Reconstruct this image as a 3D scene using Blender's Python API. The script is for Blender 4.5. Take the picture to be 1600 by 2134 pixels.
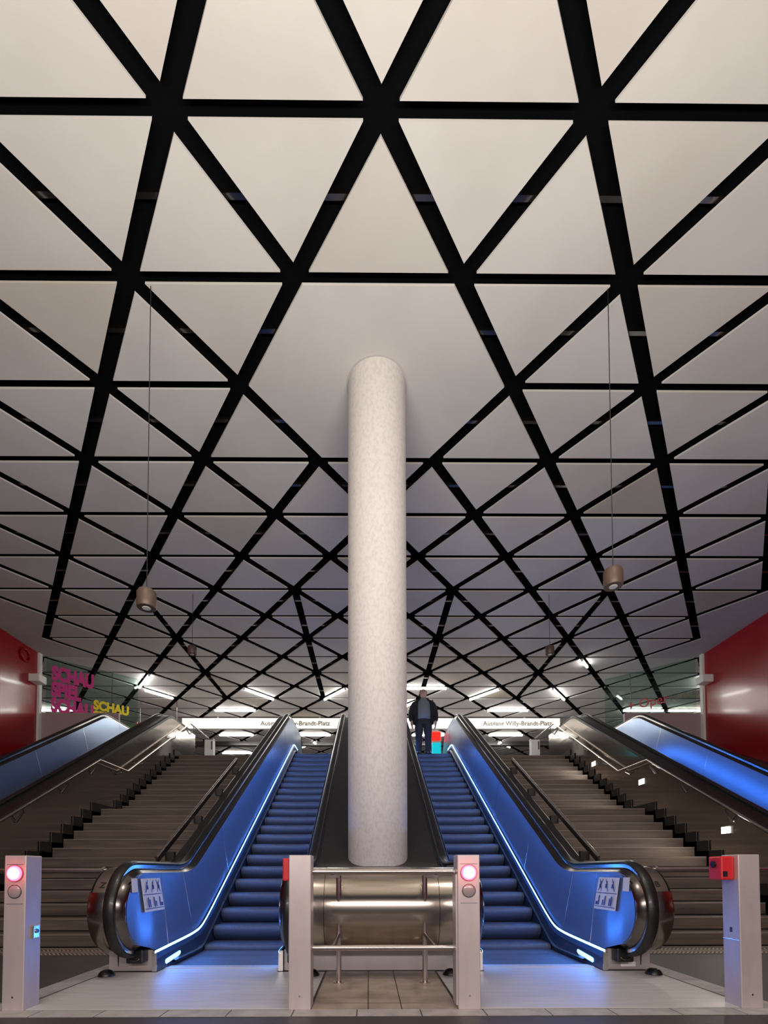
import bpy, bmesh, math, random
from mathutils import Vector, Matrix
random.seed(4)
for o in list(bpy.data.objects): bpy.data.objects.remove(o)
SC = bpy.context.scene
COL = SC.collection
R = math.radians

# ------------------------------------------------------------------ camera
XC = 0.113
cam_d = bpy.data.cameras.new('camera'); cam = bpy.data.objects.new('camera', cam_d); COL.objects.link(cam)
cam_d.sensor_fit = 'VERTICAL'; cam_d.sensor_height = 36; cam_d.sensor_width = 27
cam_d.lens = 36 * 1009.7 / 2134
cam_d.shift_x = (800 - 776.1) / 2134; cam_d.shift_y = (1781.6 - 1067) / 2134
cam_d.clip_start = 0.05; cam_d.clip_end = 200
ph, ro, ya = .032, -.0018, -.0071
Rz = Matrix.Rotation(ya, 3, 'Z')
vX, vY, vZ = Rz @ Vector((1, 0, 0)), Rz @ Vector((0, 1, 0)), Vector((0, 0, 1))
fw = math.cos(ph) * vY + math.sin(ph) * vZ; up0 = -math.sin(ph) * vY + math.cos(ph) * vZ
rt = math.cos(ro) * vX + math.sin(ro) * up0; up = -math.sin(ro) * vX + math.cos(ro) * up0
M = Matrix((rt, up, -fw)).transposed().to_4x4(); M.translation = Vector((-XC, 0, 1.0))
cam.matrix_world = M
SC.camera = cam

# ------------------------------------------------------------------ world, exposure, large lights
SC.view_settings.view_transform = 'Standard'; SC.view_settings.look = 'None'
SC.view_settings.exposure = 0.0; SC.view_settings.gamma = 1.0; SC.view_settings.use_curve_mapping = False
w = bpy.data.worlds.new('world'); SC.world = w; w.use_nodes = True
w.node_tree.nodes['Background'].inputs[0].default_value = (.60, .65, .9, 1)
w.node_tree.nodes['Background'].inputs[1].default_value = .085

def area(name, loc, target, sx, sy, power, color):
    l = bpy.data.lights.new(name, 'AREA'); l.shape = 'RECTANGLE'; l.size = sx; l.size_y = sy
    l.energy = power; l.color = color
    o = bpy.data.objects.new(name, l); COL.objects.link(o); o.location = loc
    o.rotation_euler = (Vector(target) - Vector(loc)).to_track_quat('-Z', 'Y').to_euler()
    return o
area('ceiling_fill', (0, -.4, 2.5), (0, .6, 7.5), 6, .5, 800, (1, .945, .76))  # unseen fill added to brighten the near ceiling
area('platform_lamp', (0, -3.0, 3.0), (0, 5, 1.8), 9, .35, 390, (1, .885, .86))
for sx_ in (-1, 1):
    area('floor_fill', (sx_ * 2.0, 2.2, 7.2), (sx_ * 2.0, 4.0, 0), .6, .6, 55, (1, .93, .88))  # unseen pair above the frame, added to light the floor
area('hall_fill', (0, 17.5, 7.25), (0, 17.5, 0), 16, 2.5, 420, (1, .98, .9))  # added fill that brightens the upper hall by bounce off its floor

# ------------------------------------------------------------------ materials
def mat(name, col, rough=.5, metal=0, emit=None, es=0, bump=None, var=None, trans=0, coat=0, aniso=None, spec=None):
    m = bpy.data.materials.new(name); m.use_nodes = True; nt = m.node_tree; N = nt.nodes; L = nt.links
    b = N['Principled BSDF']
    b.inputs['Base Color'].default_value = (*col, 1); b.inputs['Roughness'].default_value = rough
    b.inputs['Metallic'].default_value = metal
    if coat: b.inputs['Coat Weight'].default_value = coat; b.inputs['Coat Roughness'].default_value = .08
    if spec is not None: b.inputs['Specular IOR Level'].default_value = spec
    if trans: b.inputs['Transmission Weight'].default_value = trans; b.inputs['IOR'].default_value = 1.1
    if emit: b.inputs['Emission Color'].default_value = (*emit, 1); b.inputs['Emission Strength'].default_value = es
    tc = N.new('ShaderNodeTexCoord')
    def noise(scale, stretch, detail=4):
        mp = N.new('ShaderNodeMapping'); mp.inputs['Scale'].default_value = stretch
        L.new(tc.outputs['Object'], mp.inputs[0])
        n = N.new('ShaderNodeTexNoise'); n.inputs['Scale'].default_value = scale; n.inputs['Detail'].default_value = detail
        L.new(mp.outputs[0], n.inputs[0]); return n
    if var:   # (scale, stretch, second colour, low, high)
        n = noise(var[0], var[1], 6); r = N.new('ShaderNodeValToRGB')
        r.color_ramp.elements[0].position = var[3]; r.color_ramp.elements[1].position = var[4]
        r.color_ramp.elements[0].color = (*var[2], 1); r.color_ramp.elements[1].color = (*col, 1)
        L.new(n.outputs[0], r.inputs[0]); L.new(r.outputs[0], b.inputs['Base Color'])
    if bump:  # (scale, stretch, strength, distance)
        n = noise(bump[0], bump[1]); bp = N.new('ShaderNodeBump')
        bp.inputs['Strength'].default_value = bump[2]; bp.inputs['Distance'].default_value = bump[3]
        L.new(n.outputs[0], bp.inputs['Height']); L.new(bp.outputs[0], b.inputs['Normal'])
    if aniso: b.inputs['Anisotropic'].default_value = aniso
    return m
MT = {}
MT['ceil'] = mat('ceiling_panel', (.56, .54, .545), .75, spec=.2, bump=(60, (1, 1, 1), .12, .004), var=(.7, (1, 1, 1), (.51, .485, .485), .35, .6))
def island(m, amt):
    N = m.node_tree.nodes; L = m.node_tree.links; b = N['Principled BSDF']; src = b.inputs['Base Color'].links[0].from_socket
    g = N.new('ShaderNodeNewGeometry'); rp = N.new('ShaderNodeValToRGB'); e = rp.color_ramp.elements
    e[0].position = 0; e[0].color = (.80, .74, .64, 1); e[1].position = 1; e[1].color = (1, 1, 1, 1)
    q = e.new(.12); q.color = (.93, .91, .89, 1); q = e.new(.5); q.color = (.97, .965, .97, 1)
    mx = N.new('ShaderNodeMix'); mx.data_type = 'RGBA'; mx.blend_type = 'MULTIPLY'; mx.inputs[0].default_value = amt
    L.new(g.outputs['Random Per Island'], rp.inputs[0]); L.new(src, mx.inputs[6]); L.new(rp.outputs[0], mx.inputs[7]); L.new(mx.outputs[2], b.inputs['Base Color'])
island(MT['ceil'], 1)
MT['ceil_plain'] = mat('ceiling_plaster', (.46, .44, .45), .8, var=(.7, (1, 1, 1), (.40, .38, .39), .35, .6))
MT['black'] = mat('black_void', (.004, .004, .005), 1, spec=0)
MT['concrete'] = mat('column_concrete', (.55, .52, .52), .7, bump=(35, (1, 1, 1), .25, .006), var=(30, (1, 1, .6), (.485, .455, .455), .35, .55))
MT['steel'] = mat('brushed_steel', (.38, .33, .28), .20, 1, bump=(140, (.02, 1, 1), .06, .001))
MT['steel_dark'] = mat('dark_steel', (.20, .19, .19), .30, 1, bump=(90, (.02, 1, 1), .08, .001))
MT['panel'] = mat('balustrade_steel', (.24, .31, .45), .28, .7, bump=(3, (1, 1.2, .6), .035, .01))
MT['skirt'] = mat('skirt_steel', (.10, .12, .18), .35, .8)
MT['cladding'] = mat('reflective_cladding', (.42, .38, .35), .13, 1, bump=(.9, (.2, .5, 3), .12, .03))
MT['clad_dark'] = mat('dark_cladding', (.018, .016, .016), .38, 0, spec=.3)
MT['inner'] = mat('dark_polished_steel', (.17, .15, .135), .2, 1)
MT['hood'] = mat('bronze_matt_steel', (.16, .125, .105), .42, .8)
MT['riser_strip'] = mat('dark_strip', (.012, .009, .008), .9, spec=0)
MT['deck'] = mat('median_deck_metal', (.026, .024, .024), .33, 0, spec=.35, bump=(20, (1, 1, 1), .03, .002))
MT['rubber'] = mat('black_rubber', (.007, .007, .008), .38, coat=.12)
MT['chrome'] = mat('chrome', (.75, .73, .72), .16, 1)
MT['bar'] = mat('polished_bar', (.60, .52, .48), .22, 1)
MT['post'] = mat('post_steel', (.62, .545, .525), .42, .45, bump=(250, (1, 1, .05), .08, .001), var=(7, (1, 1, .25), (.54, .47, .45), .3, .65))
MT['step'] = mat('step_metal', (.085, .10, .14), .45, .4)
MT['plate'] = mat('floor_plate_steel', (.56, .535, .50), .42, .1, var=(4, (.4, 6, 1), (.47, .455, .435), .32, .6), bump=(60, (.1, 3, 1), .15, .002))
MT['plinth'] = mat('plinth_steel', (.52, .47, .45), .45, .5)
MT['floor'] = mat('dark_granite_floor', (.062, .050, .044), .55, var=(30, (1, 1, 1), (.045, .036, .032), .3, .7))
MT['tile'] = mat('beige_floor_tile', (.40, .33, .27), .5, var=(5, (1, 1, 1), (.27, .215, .17), .3, .62))
MT['tilel'] = mat('light_edge_tile', (.42, .40, .38), .6, var=(8, (1, 1, 1), (.30, .28, .26), .3, .62))
MT['stair'] = mat('brown_stair_stone', (.13, .095, .075), .6, var=(3.2, (.35, 1, 5), (.068, .049, .039), .3, .66))
MT['stairnose'] = mat('worn_stair_edge', (.18, .145, .12), .55)
MT['tactile'] = mat('tactile_stone', (.42, .34, .27), .6)
MT['red'] = mat('red_gloss_wall', (.30, .004, .011), .24, coat=.3, bump=(1.2, (1, 1, 1), .08, .04))
MT['redbox'] = mat('red_plastic', (.62, .02, .025), .35, coat=.3)
MT['parapet'] = mat('mauve_parapet', (.38, .29, .30), .6)
MT['white'] = mat('white_metal', (.78, .78, .77), .4)
MT['brown'] = mat('bronze_speaker_housing', (.10, .065, .05), .5, .3)
MT['led'] = mat('led_blue_white', (.5, .7, 1), emit=(.06, .27, 1), es=50)
MT['led_lamp'] = mat('led_lamp', (.5, .7, 1), emit=(.12, .36, 1), es=6)
MT['led_dim'] = mat('led_blue_dim', (.2, .3, .6), emit=(.06, .24, 1), es=1.2)
MT['tube'] = mat('fluorescent_tube', (1, 1, 1), emit=(1, .99, .91), es=24)
MT['band'] = mat('lit_sign_face', (.35, .35, .35), emit=(1, .93, .83), es=1.0)
MT['redlamp'] = mat('red_signal_lens', (1, .1, .1), emit=(1, .03, .06), es=14)
MT['redcore'] = mat('red_signal_core', (1, .8, .8), emit=(1, .62, .60), es=6)
MT['greylens'] = mat('unlit_lens', (.30, .27, .27), .25, coat=.5)
MT['steplight'] = mat('wall_light_face', (1, 1, 1), emit=(1, .93, .82), es=190)
MT['speakerface'] = mat('white_baffle', (.6, .58, .56), .6)
MT['ink'] = mat('grey_sign_letters', (.22, .19, .17), .8, spec=0)
MT['inkblack'] = mat('black_letters', (.02, .02, .02), .6)
MT['pink'] = mat('pink_letters', (.62, .035, .25), .6)
MT['yellow'] = mat('yellow_letters', (.78, .62, .02), .6)
MT['operred'] = mat('red_letters', (.55, .07, .08), .6)
MT['grn'] = mat('green_board', (.10, .20, .09), .5)
MT['cyan'] = mat('turquoise_backlit', (.0, .5, .6), emit=(0, .55, .65), es=.8)
MT['totemred'] = mat('red_backlit', (.9, .02, .02), emit=(1, .02, .01), es=1.1)
MT['paper'] = mat('white_sticker', (.75, .76, .8), .5)
MT['picto'] = mat('blue_pictogram', (.05, .08, .32), .5)
MT['skin'] = mat('skin', (.55, .33, .29), .5)
MT['hair'] = mat('grey_hair', (.35, .30, .30), .7)
MT['jacket'] = mat('navy_jacket', (.012, .014, .024), .75)
MT['shirt'] = mat('grey_shirt', (.21, .24, .29), .8)
MT['pants'] = mat('dark_trousers', (.03, .031, .034), .85)
MT['shoe'] = mat('black_shoe', (.01, .01, .012), .4)
MT['glassm'] = None
def glassmat():
    m = bpy.data.materials.new('screen_glass'); m.use_nodes = True; N = m.node_tree.nodes; L = m.node_tree.links
    for n in list(N):
        if n.type != 'OUTPUT_MATERIAL': N.remove(n)
    out = [n for n in N if n.type == 'OUTPUT_MATERIAL'][0]
    t = N.new('ShaderNodeBsdfTransparent'); t.inputs[0].default_value = (.80, .90, .87, 1)
    g = N.new('ShaderNodeBsdfGlossy'); g.inputs['Roughness'].default_value = .03; g.inputs[0].default_value = (.8, .9, .88, 1)
    fr = N.new('ShaderNodeFresnel'); fr.inputs[0].default_value = 1.45
    mx = N.new('ShaderNodeMixShader'); L.new(fr.outputs[0], mx.inputs[0]); L.new(t.outputs[0], mx.inputs[1]); L.new(g.outputs[0], mx.inputs[2])
    L.new(mx.outputs[0], out.inputs[0]); return m
MT['glassm'] = glassmat()
# step treads: fine grooves along the direction of travel
def groove(m, scale, strength=.5):
    nt = m.node_tree; N = nt.nodes; L = nt.links; b = N['Principled BSDF']
    tc = N.new('ShaderNodeTexCoord'); wv = N.new('ShaderNodeTexWave'); wv.inputs['Scale'].default_value = scale
    wv.bands_direction = 'X'
    L.new(tc.outputs['Object'], wv.inputs[0]); bp = N.new('ShaderNodeBump'); bp.inputs['Strength'].default_value = strength
    bp.inputs['Distance'].default_value = .004; L.new(wv.outputs['Fac'], bp.inputs['Height']); L.new(bp.outputs[0], b.inputs['Normal'])
groove(MT['step'], 22)

# ------------------------------------------------------------------ helpers
class MB:
    def __init__(s): s.b = bmesh.new()
    def faces(s, vs, fs):
        v = [s.b.verts.new(p) for p in vs]
        for f in fs:
            try: s.b.faces.new([v[i] for i in f])
            except ValueError: pass
        return s
    def box(s, x0, x1, y0, y1, z0, z1):
        if x0 > x1: x0, x1 = x1, x0
        if y0 > y1: y0, y1 = y1, y0
        v = [(x, y, z) for z in (z0, z1) for y in (y0, y1) for x in (x0, x1)]
        return s.faces(v, [(0, 2, 3, 1), (4, 5, 7, 6), (0, 1, 5, 4), (2, 6, 7, 3), (0, 4, 6, 2), (1, 3, 7, 5)])
    def prism(s, poly, z0, z1):            # xy polygon, vertical
        n = len(poly)
        return s.faces([(x, y, z0) for x, y in poly] + [(x, y, z1) for x, y in poly],
                       [tuple(range(n))[::-1], tuple(range(n, 2 * n))] + [(i, (i + 1) % n, n + (i + 1) % n, n + i) for i in range(n)])
    def xprism(s, poly, x0, x1):           # yz polygon extruded in x
        n = len(poly)
        return s.faces([(x0, y, z) for y, z in poly] + [(x1, y, z) for y, z in poly],
                       [tuple(range(n)), tuple(range(n, 2 * n))[::-1]] + [(i, n + i, n + (i + 1) % n, (i + 1) % n) for i in range(n)])
    def tube(s, pts, r, seg=12, cap=True):
        pts = [Vector(p) for p in pts]; rings = []
        for i, p in enumerate(pts):
            a = pts[max(i - 1, 0)]; c = pts[min(i + 1, len(pts) - 1)]
            t = (c - a).normalized(); ref = Vector((0, 0, 1)) if abs(t.z) < .95 else Vector((1, 0, 0))
            u = t.cross(ref).normalized(); v = t.cross(u).normalized()
            rr = r[i] if isinstance(r, (list, tuple)) else r
            if 0 < i < len(pts) - 1:
                t1 = (p - a).normalized(); rr2 = rr / max(.5, t.dot(t1))
            rings.append([s.b.verts.new(p + rr * (math.cos(2 * math.pi * k / seg) * u + math.sin(2 * math.pi * k / seg) * v)) for k in range(seg)])
        for A, B in zip(rings, rings[1:]):
            for k in range(seg): s.b.faces.new((A[k], A[(k + 1) % seg], B[(k + 1) % seg], B[k]))
        if cap: s.b.faces.new(rings[0][::-1]); s.b.faces.new(rings[-1])
        return s
    def lathe(s, prof, cx, cy, seg=48):    # (r, z) profile about a vertical axis
        rings = [[s.b.verts.new((cx + r * math.cos(2 * math.pi * k / seg), cy + r * math.sin(2 * math.pi * k / seg), z)) for k in range(seg)] for r, z in prof]
        for A, B in zip(rings, rings[1:]):
            for k in range(seg): s.b.faces.new((A[k], A[(k + 1) % seg], B[(k + 1) % seg], B[k]))
        s.b.faces.new(rings[0][::-1]); s.b.faces.new(rings[-1]); return s
    def sweep(s, prof, path, closed=True): # prof: (x, offset) ; path: (y, z, ny, nz)
        rings = [[s.b.verts.new((x, y + o * ny, z + o * nz)) for x, o in prof] for y, z, ny, nz in path]
        n = len(prof); rng = range(n) if closed else range(n - 1)
        for A, B in zip(rings, rings[1:]):
            for k in rng: s.b.faces.new((A[k], A[(k + 1) % n], B[(k + 1) % n], B[k]))
        if closed: s.b.faces.new(rings[0]); s.b.faces.new(rings[-1][::-1])
        return s
    def grid(s, rows):                     # rows of points, open sheet
        vr = [[s.b.verts.new(p) for p in r] for r in rows]
        for A, B in zip(vr, vr[1:]):
            for k in range(len(A) - 1): s.b.faces.new((A[k], A[k + 1], B[k + 1], B[k]))
        return s
    def build(s, name, m, parent=None, smooth=False, bevel=0, solid=0, loc=None):
        bmesh.ops.recalc_face_normals(s.b, faces=s.b.faces)
        me = bpy.data.meshes.new(name); s.b.to_mesh(me); s.b.free()
        o = bpy.data.objects.new(name, me); COL.objects.link(o)
        me.materials.append(m)
        if smooth:
            me.shade_smooth()
            me.set_sharp_from_angle(angle=R(38))
        if solid:
            md = o.modifiers.new('solid', 'SOLIDIFY'); md.thickness = solid; md.offset = 0
            if smooth:
                es_ = o.modifiers.new('split', 'EDGE_SPLIT'); es_.split_angle = R(40)
        if bevel:
            md = o.modifiers.new('bevel', 'BEVEL'); md.width = bevel; md.segments = 2; md.limit_method = 'ANGLE'
        if parent: o.parent = parent
        if loc: o.location = loc
        return o
def tag(o, label=None, cat=None, group=None, kind=None):
    if label: o['label'] = label
    if cat: o['category'] = cat
    if group: o['group'] = group
    if kind: o['kind'] = kind
    return o
def empty(name, loc=(0, 0, 0), rz=0):
    o = bpy.data.objects.new(name, None); COL.objects.link(o); o.location = loc; o.rotation_euler = (0, 0, rz); o.empty_display_size = .1
    return o
def struct(mb, name, m, **k): return tag(mb.build(name, m, **k), kind='structure')
def copy_tree(o, parent=None):
    c = o.copy(); COL.objects.link(c)
    if parent: c.parent = parent
    for ch in list(o.children): copy_tree(ch, c)
    return c
def text(name, body, m, parent, loc, rot, size, depth=.004, bold=0, xs=1, align='LEFT'):
    cu = bpy.data.curves.new(name, 'FONT'); cu.body = body; cu.size = size; cu.extrude = depth; cu.offset = bold; cu.align_x = align
    t = bpy.data.objects.new(name + '_tmp', cu); COL.objects.link(t)
    dg = bpy.context.evaluated_depsgraph_get(); dg.update()
    me = bpy.data.meshes.new_from_object(t.evaluated_get(dg)); bpy.data.objects.remove(t); bpy.data.curves.remove(cu)
    me.name = name
    me.materials.clear(); me.materials.append(m)
    o = bpy.data.objects.new(name, me); COL.objects.link(o); o.location = loc; o.rotation_euler = rot; o.scale = (xs, 1, 1)
    if parent: o.parent = parent
    return o

# ------------------------------------------------------------------ dimensions
ZC = 7.5                      # ceiling
ZF = 4.35                     # upper floor
WX = 9.97                     # red side walls
YW = 14.3                     # where the red walls end
LW, LS, LY = 1.827, 1.181, 3.943   # lattice: width, row spacing, first row
NX = lambda k: k * LW
NY = lambda n: LY + n * LS

# ------------------------------------------------------------------ ceiling of triangular panels
def clip(poly, a, b, c):      # keep a*x+b*y <= c
    out = []
    for i in range(len(poly)):
        p, q = poly[i], poly[(i + 1) % len(poly)]
        dp = a * p[0] + b * p[1] - c; dq = a * q[0] + b * q[1] - c
        if dp <= 0: out.append(p)
        if (dp < 0 < dq) or (dq < 0 < dp):
            t = dp / (dp - dq); out.append((p[0] + t * (q[0] - p[0]), p[1] + t * (q[1] - p[1])))
    return out
WT, WD = .057, .088           # half widths of cross slots and of diagonal slots
def inset(poly, skip=()):
    cx = sum(p[0] for p in poly) / len(poly); cy = sum(p[1] for p in poly) / len(poly)
    out = list(poly)
    for i in range(len(poly)):
        if i in skip: continue
        p, q = poly[i], poly[(i + 1) % len(poly)]
        dx, dy = q[0] - p[0], q[1] - p[1]; l = math.hypot(dx, dy)
        nx, ny = dy / l, -dx / l
        if nx * (cx - p[0]) + ny * (cy - p[1]) > 0: nx, ny = -nx, -ny
        h = WT if abs(dy) < .01 else WD
        out = clip(out, nx, ny, nx * p[0] + ny * p[1] - h)
    return out
pan = MB(); pan2 = MB()
def panel(poly, skip=(), mb=None):
    q = inset(poly, skip)
    if len(q) > 2: (mb or pan).prism(q, ZC + random.uniform(-.003, .003), ZC + .028)
N0, N1 = -6, 25
def kmax(n): return 5 if NY(n + .5) < YW + .4 else 9
for n in range(N0, N1):
    km = kmax(n)
    y0, y1 = NY(n), NY(n + 1)
    even = n % 2 == 0
    ks = [k for k in range(-km, km + 1)]
    lo = ks if even else [k + .5 for k in ks[:-1]]       # nodes on row n
    hi = [k + .5 for k in ks[:-1]] if even else ks       # nodes on row n+1
    wide, nar, yw, yn = (lo, hi, y0, y1) if even else (hi, lo, y1, y0)
    tris = []
    for a, b in zip(wide, wide[1:]): tris.append(((a, yw), (b, yw), ((a + b) / 2, yn)))
    for a, b in zip(nar, nar[1:]): tris.append(((a, yn), (b, yn), ((a + b) / 2, yw)))
    for t in tris:
        if n in (1, 2) and any(p[0] == 0 and abs(p[1] - NY(2)) < .01 for p in t): continue   # merged hexagon at the column
        P = [(NX(k), y) for k, y in t]
        kc = t[2][0]
        if 6 <= n < 12 and kc in (-3, -1, 1, 3):
            h = WD
            L_ = clip(inset(P), 1, 0, NX(kc) - h); R_ = clip(inset(P), -1, 0, -(NX(kc) + h))
            for q in (L_, R_):
                if len(q) > 2: pan.prism(q, ZC, ZC + .028)
        else: panel(P)
    XW = WX if km == 5 else 18.5
    for s in (-1, 1):
        ka, kb = s * abs(lo[-1]), s * abs(hi[-1])
        P = [(NX(ka), y0), (NX(kb), y1), (s * XW, y1), (s * XW, y0)]
        panel(P, (1, 2, 3), pan2)
hexa = [(NX(-1), NY(2)), (NX(-.5), NY(1)), (NX(.5), NY(1)), (NX(1), NY(2)), (NX(.5), NY(3)), (NX(-.5), NY(3))]
panel(hexa)
ceiling = struct(pan, 'ceiling', MT['ceil'])
cp = pan2.build('plain_border', MT['ceil_plain'], ceiling)
MB().box(-19, 19, NY(N0), NY(N1) + 4, ZC + .16, ZC + .3).build('panel_backing', MT['black'], ceiling)
bb = MB()                      # black crossbars seen inside the slots
for n in range(N0, N1): bb.box(-18.5, 18.5, NY(n) + .55, NY(n) + .60, ZC + .06, ZC + .10)
bb.build('hanger_bar', MT['steel_dark'], ceiling)

# ------------------------------------------------------------------ setting
for s, nm in ((-1, 'left'), (1, 'right')):
    wl = struct(MB().box(s * WX, s * (WX + .3), -6, YW, 0, ZC + .16), 'wall_' + nm, MT['red'])
    struct(MB().box(s * (WX - .07), s * (WX + .32), YW + .004, YW + .12, ZF, ZC), 'trim_' + ('1' if s < 0 else '2'), MT['white'])
    struct(MB().box(s * 18.5, s * 18.8, YW + .12, NY(N1), ZF, ZC + .16), 'wall_outer_' + nm, MT['parapet'])
    struct(MB().box(s * (WX + .32), s * 18.8, YW, YW + .12, ZF - .2, ZC + .16), 'wall_return_' + nm, MT['parapet'])
struct(MB().box(-18.8, 18.8, NY(N1), NY(N1) + .3, ZF, ZC + .16), 'wall_back', MT['parapet'])
struct(MB().box(-WX - .3, WX + .3, -6, 16, -.2, -.002), 'floor', MT['floor'])
upf = MB().prism([(-18.8, 14.35), (-5.66, 14.35), (-2.66, 14.35), (2.66, 14.35), (5.66, 14.35), (18.8, 14.35), (18.8, NY(N1)), (-18.8, NY(N1))], ZF - .3, ZF)
struct(upf, 'floor_upper', MT['tilel'])
# tile bands set in the lower floor
tb = MB()
x = -5.6
while x < 5.6:
    tb.box(x + .004, x + .446, 3.362, 3.518, -.001, .002); x += .45
struct(tb, 'floor_tile_band', MT['tilel'])
tc_ = MB()
cols = [-.535, -.122, .122, .535]; rows_ = [3.524, 3.80, 4.08, 4.36, 4.62, 4.845]
for a, b in zip(cols, cols[1:]):
    for c, d in zip(rows_, rows_[1:]): tc_.box(a + .004, b - .004, c + .004, d - .004, -.001, .002)
struct(tc_, 'floor_tile_centre', MT['tile'])
for s in (-1, 1):
    st = MB()
    y = 3.53
    while y < 5.7: st.box(s * 2.70, s * 2.90, y, y + .44, -.001, .002); y += .45
    struct(st, 'floor_edge_strip', MT['tilel'])
    # ribbed tactile band at the foot of the stairs
    tt = MB()
    tt.box(s * 2.74, s * 5.6, 5.77, 6.33, -.001, .002)
    struct(tt, 'floor_tactile_band', MT['stair'])
    t2 = MB(); k = 0
    xx = 2.72
    while xx < 5.6:
        for i in range(4):
            y = 5.79 + i * .135
            a = xx; sl = .10 if i % 2 == 0 else -.10
            t2.faces([(s * (a + dx), yy, .006) for dx, yy in ((0, y), (.022, y), (.022 + sl, y + .125), (sl, y + .125))], [(0, 1, 2, 3)])
        xx += .05
    struct(t2, 'floor_tactile_ribs', MT['tactile'])
# plinth under the upper hall and filler between outer escalators and walls
for s in (-1, 1):
    f = MB().xprism([(4.8, -.001), (4.8, .9), (6.1, .9), (14.3, 5.6 - .85), (14.3, -.001)], s * 7.95, s * WX)
    struct(f, 'trim_' + ('3' if s < 0 else '4'), MT['clad_dark'])
struct(MB().box(-18.5, 18.5, 24.2, 24.5, 7.30, ZC), 'trim_5', MT['steel_dark'])

# ------------------------------------------------------------------ column
c = empty('concrete_column', (0, NY(2), 1.05))
tag(c, 'tall round pale concrete column standing on the dark deck between the two central escalators', 'column')
cr = .386
MB().lathe([(cr, 0), (cr, ZC - 1.05)], 0, 0, 72).build('shaft', MT['concrete'], c, smooth=True)
MB().lathe([(cr + .022, 6.443), (cr + .022, 6.452)], 0, 0, 72).build('collar', MT['ceil_plain'], c, smooth=True)
# thin hairline crack line in the hexagon panel is left to the plaster

# ------------------------------------------------------------------ escalators
C0 = (4.72, .63); R0 = .44
def fillet(P, A, B, r, n=14): # path through corner P coming from dir A to dir B (unit, yz)
    ang = math.acos(max(-1, min(1, A[0] * B[0] + A[1] * B[1]))); t = r * math.tan(ang / 2)
    sg = 1 if A[0] * B[1] - A[1] * B[0] > 0 else -1
    s0 = (P[0] - A[0] * t, P[1] - A[1] * t); nx, nz = -A[1] * sg, A[0] * sg
    cx, cz = s0[0] + nx * r, s0[1] + nz * r; out = []
    for i in range(n + 1):
        a = ang * i / n * sg; dx, dz = -nx, -nz
        out.append((cx + r * (dx * math.cos(a) - dz * math.sin(a)), cz + r * (dx * math.sin(a) + dz * math.cos(a))))
    return out
T30 = .5774; c30, s30 = math.cos(R(30)), math.sin(R(30))
zlow, zhigh, CH = 1.07, ZF + 1.07, -2.385
def main_path():
    pts = []
    for i in range(25):
        a = R(262 - (262 - 90) * i / 24); pts.append((C0[0] + R0 * math.cos(a), C0[1] + R0 * math.sin(a)))
    yb = (zlow - CH) / T30; yt = (zhigh - CH) / T30
    pts += [(5.0, zlow), (5.3, zlow)]
    pts += fillet((yb, zlow), (1, 0), (c30, s30), 1.0)
    for k in range(1, 12):
        y = yb + .5 + (yt - yb - 1.1) * k / 12; pts.append((y, T30 * y + CH))
    pts += fillet((yt, zhigh), (c30, s30), (1, 0), 1.1)
    pts += [(14.6, zhigh), (15.4, zhigh)]
    for i in range(1, 17):
        a = R(90 - 172 * i / 16); pts.append((15.4 + R0 * math.cos(a), zhigh - R0 + R0 * math.sin(a)))
    out = []
    for i, p in enumerate(pts):
        a = pts[max(0, i - 1)]; b = pts[min(len(pts) - 1, i + 1)]
        dy, dz = b[0] - a[0], b[1] - a[1]; l = math.hypot(dy, dz)
        out.append((p[0], p[1], -dz / l, dy / l))
    return out
PATH = main_path()
i_top = 24                                   # index where the lower newel arc ends
i_end = next(i for i, p in enumerate(PATH) if p[0] >= 15.39)
def zoff(y, off):                            # height of the offset curve at y (upper branch)
    q = [(p[0] + off * p[2], p[1] + off * p[3]) for p in PATH[i_top:i_end + 1]]
    for a, b in zip(q, q[1:]):
        if a[0] <= y <= b[0]: return a[1] + (b[1] - a[1]) * (y - a[0]) / max(1e-6, b[0] - a[0])
    return q[0][1] if y < q[0][0] else q[-1][1]
def sp(x, k): return x if x / k > 40 else k * math.log1p(math.exp(x / k))
def zled(y):
    base = .21 + .05 * (y - 4.75)
    if y > 5.9: base = .2675
    z = base + sp(T30 * y - 3.245 - base, .06)
    top = ZF + .22
    return top - sp(top - z, .04)
def zstep(y):
    z = sp(T30 * y - 3.5, .03); return ZF - sp(ZF - z, .03)
UP, UL, UH = .69, .63, .78
def up_at(t): return UL + (UP - UL) * t
noses = [(5.15, 0), (5.49, 0), (5.84, .0), (6.186, .07)] + [(6.53 + .3464 * i, .27 + .2 * i) for i in range(21)] + [(13.80, ZF - .003), (14.14, ZF - .002)]
step_proto = None
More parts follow.
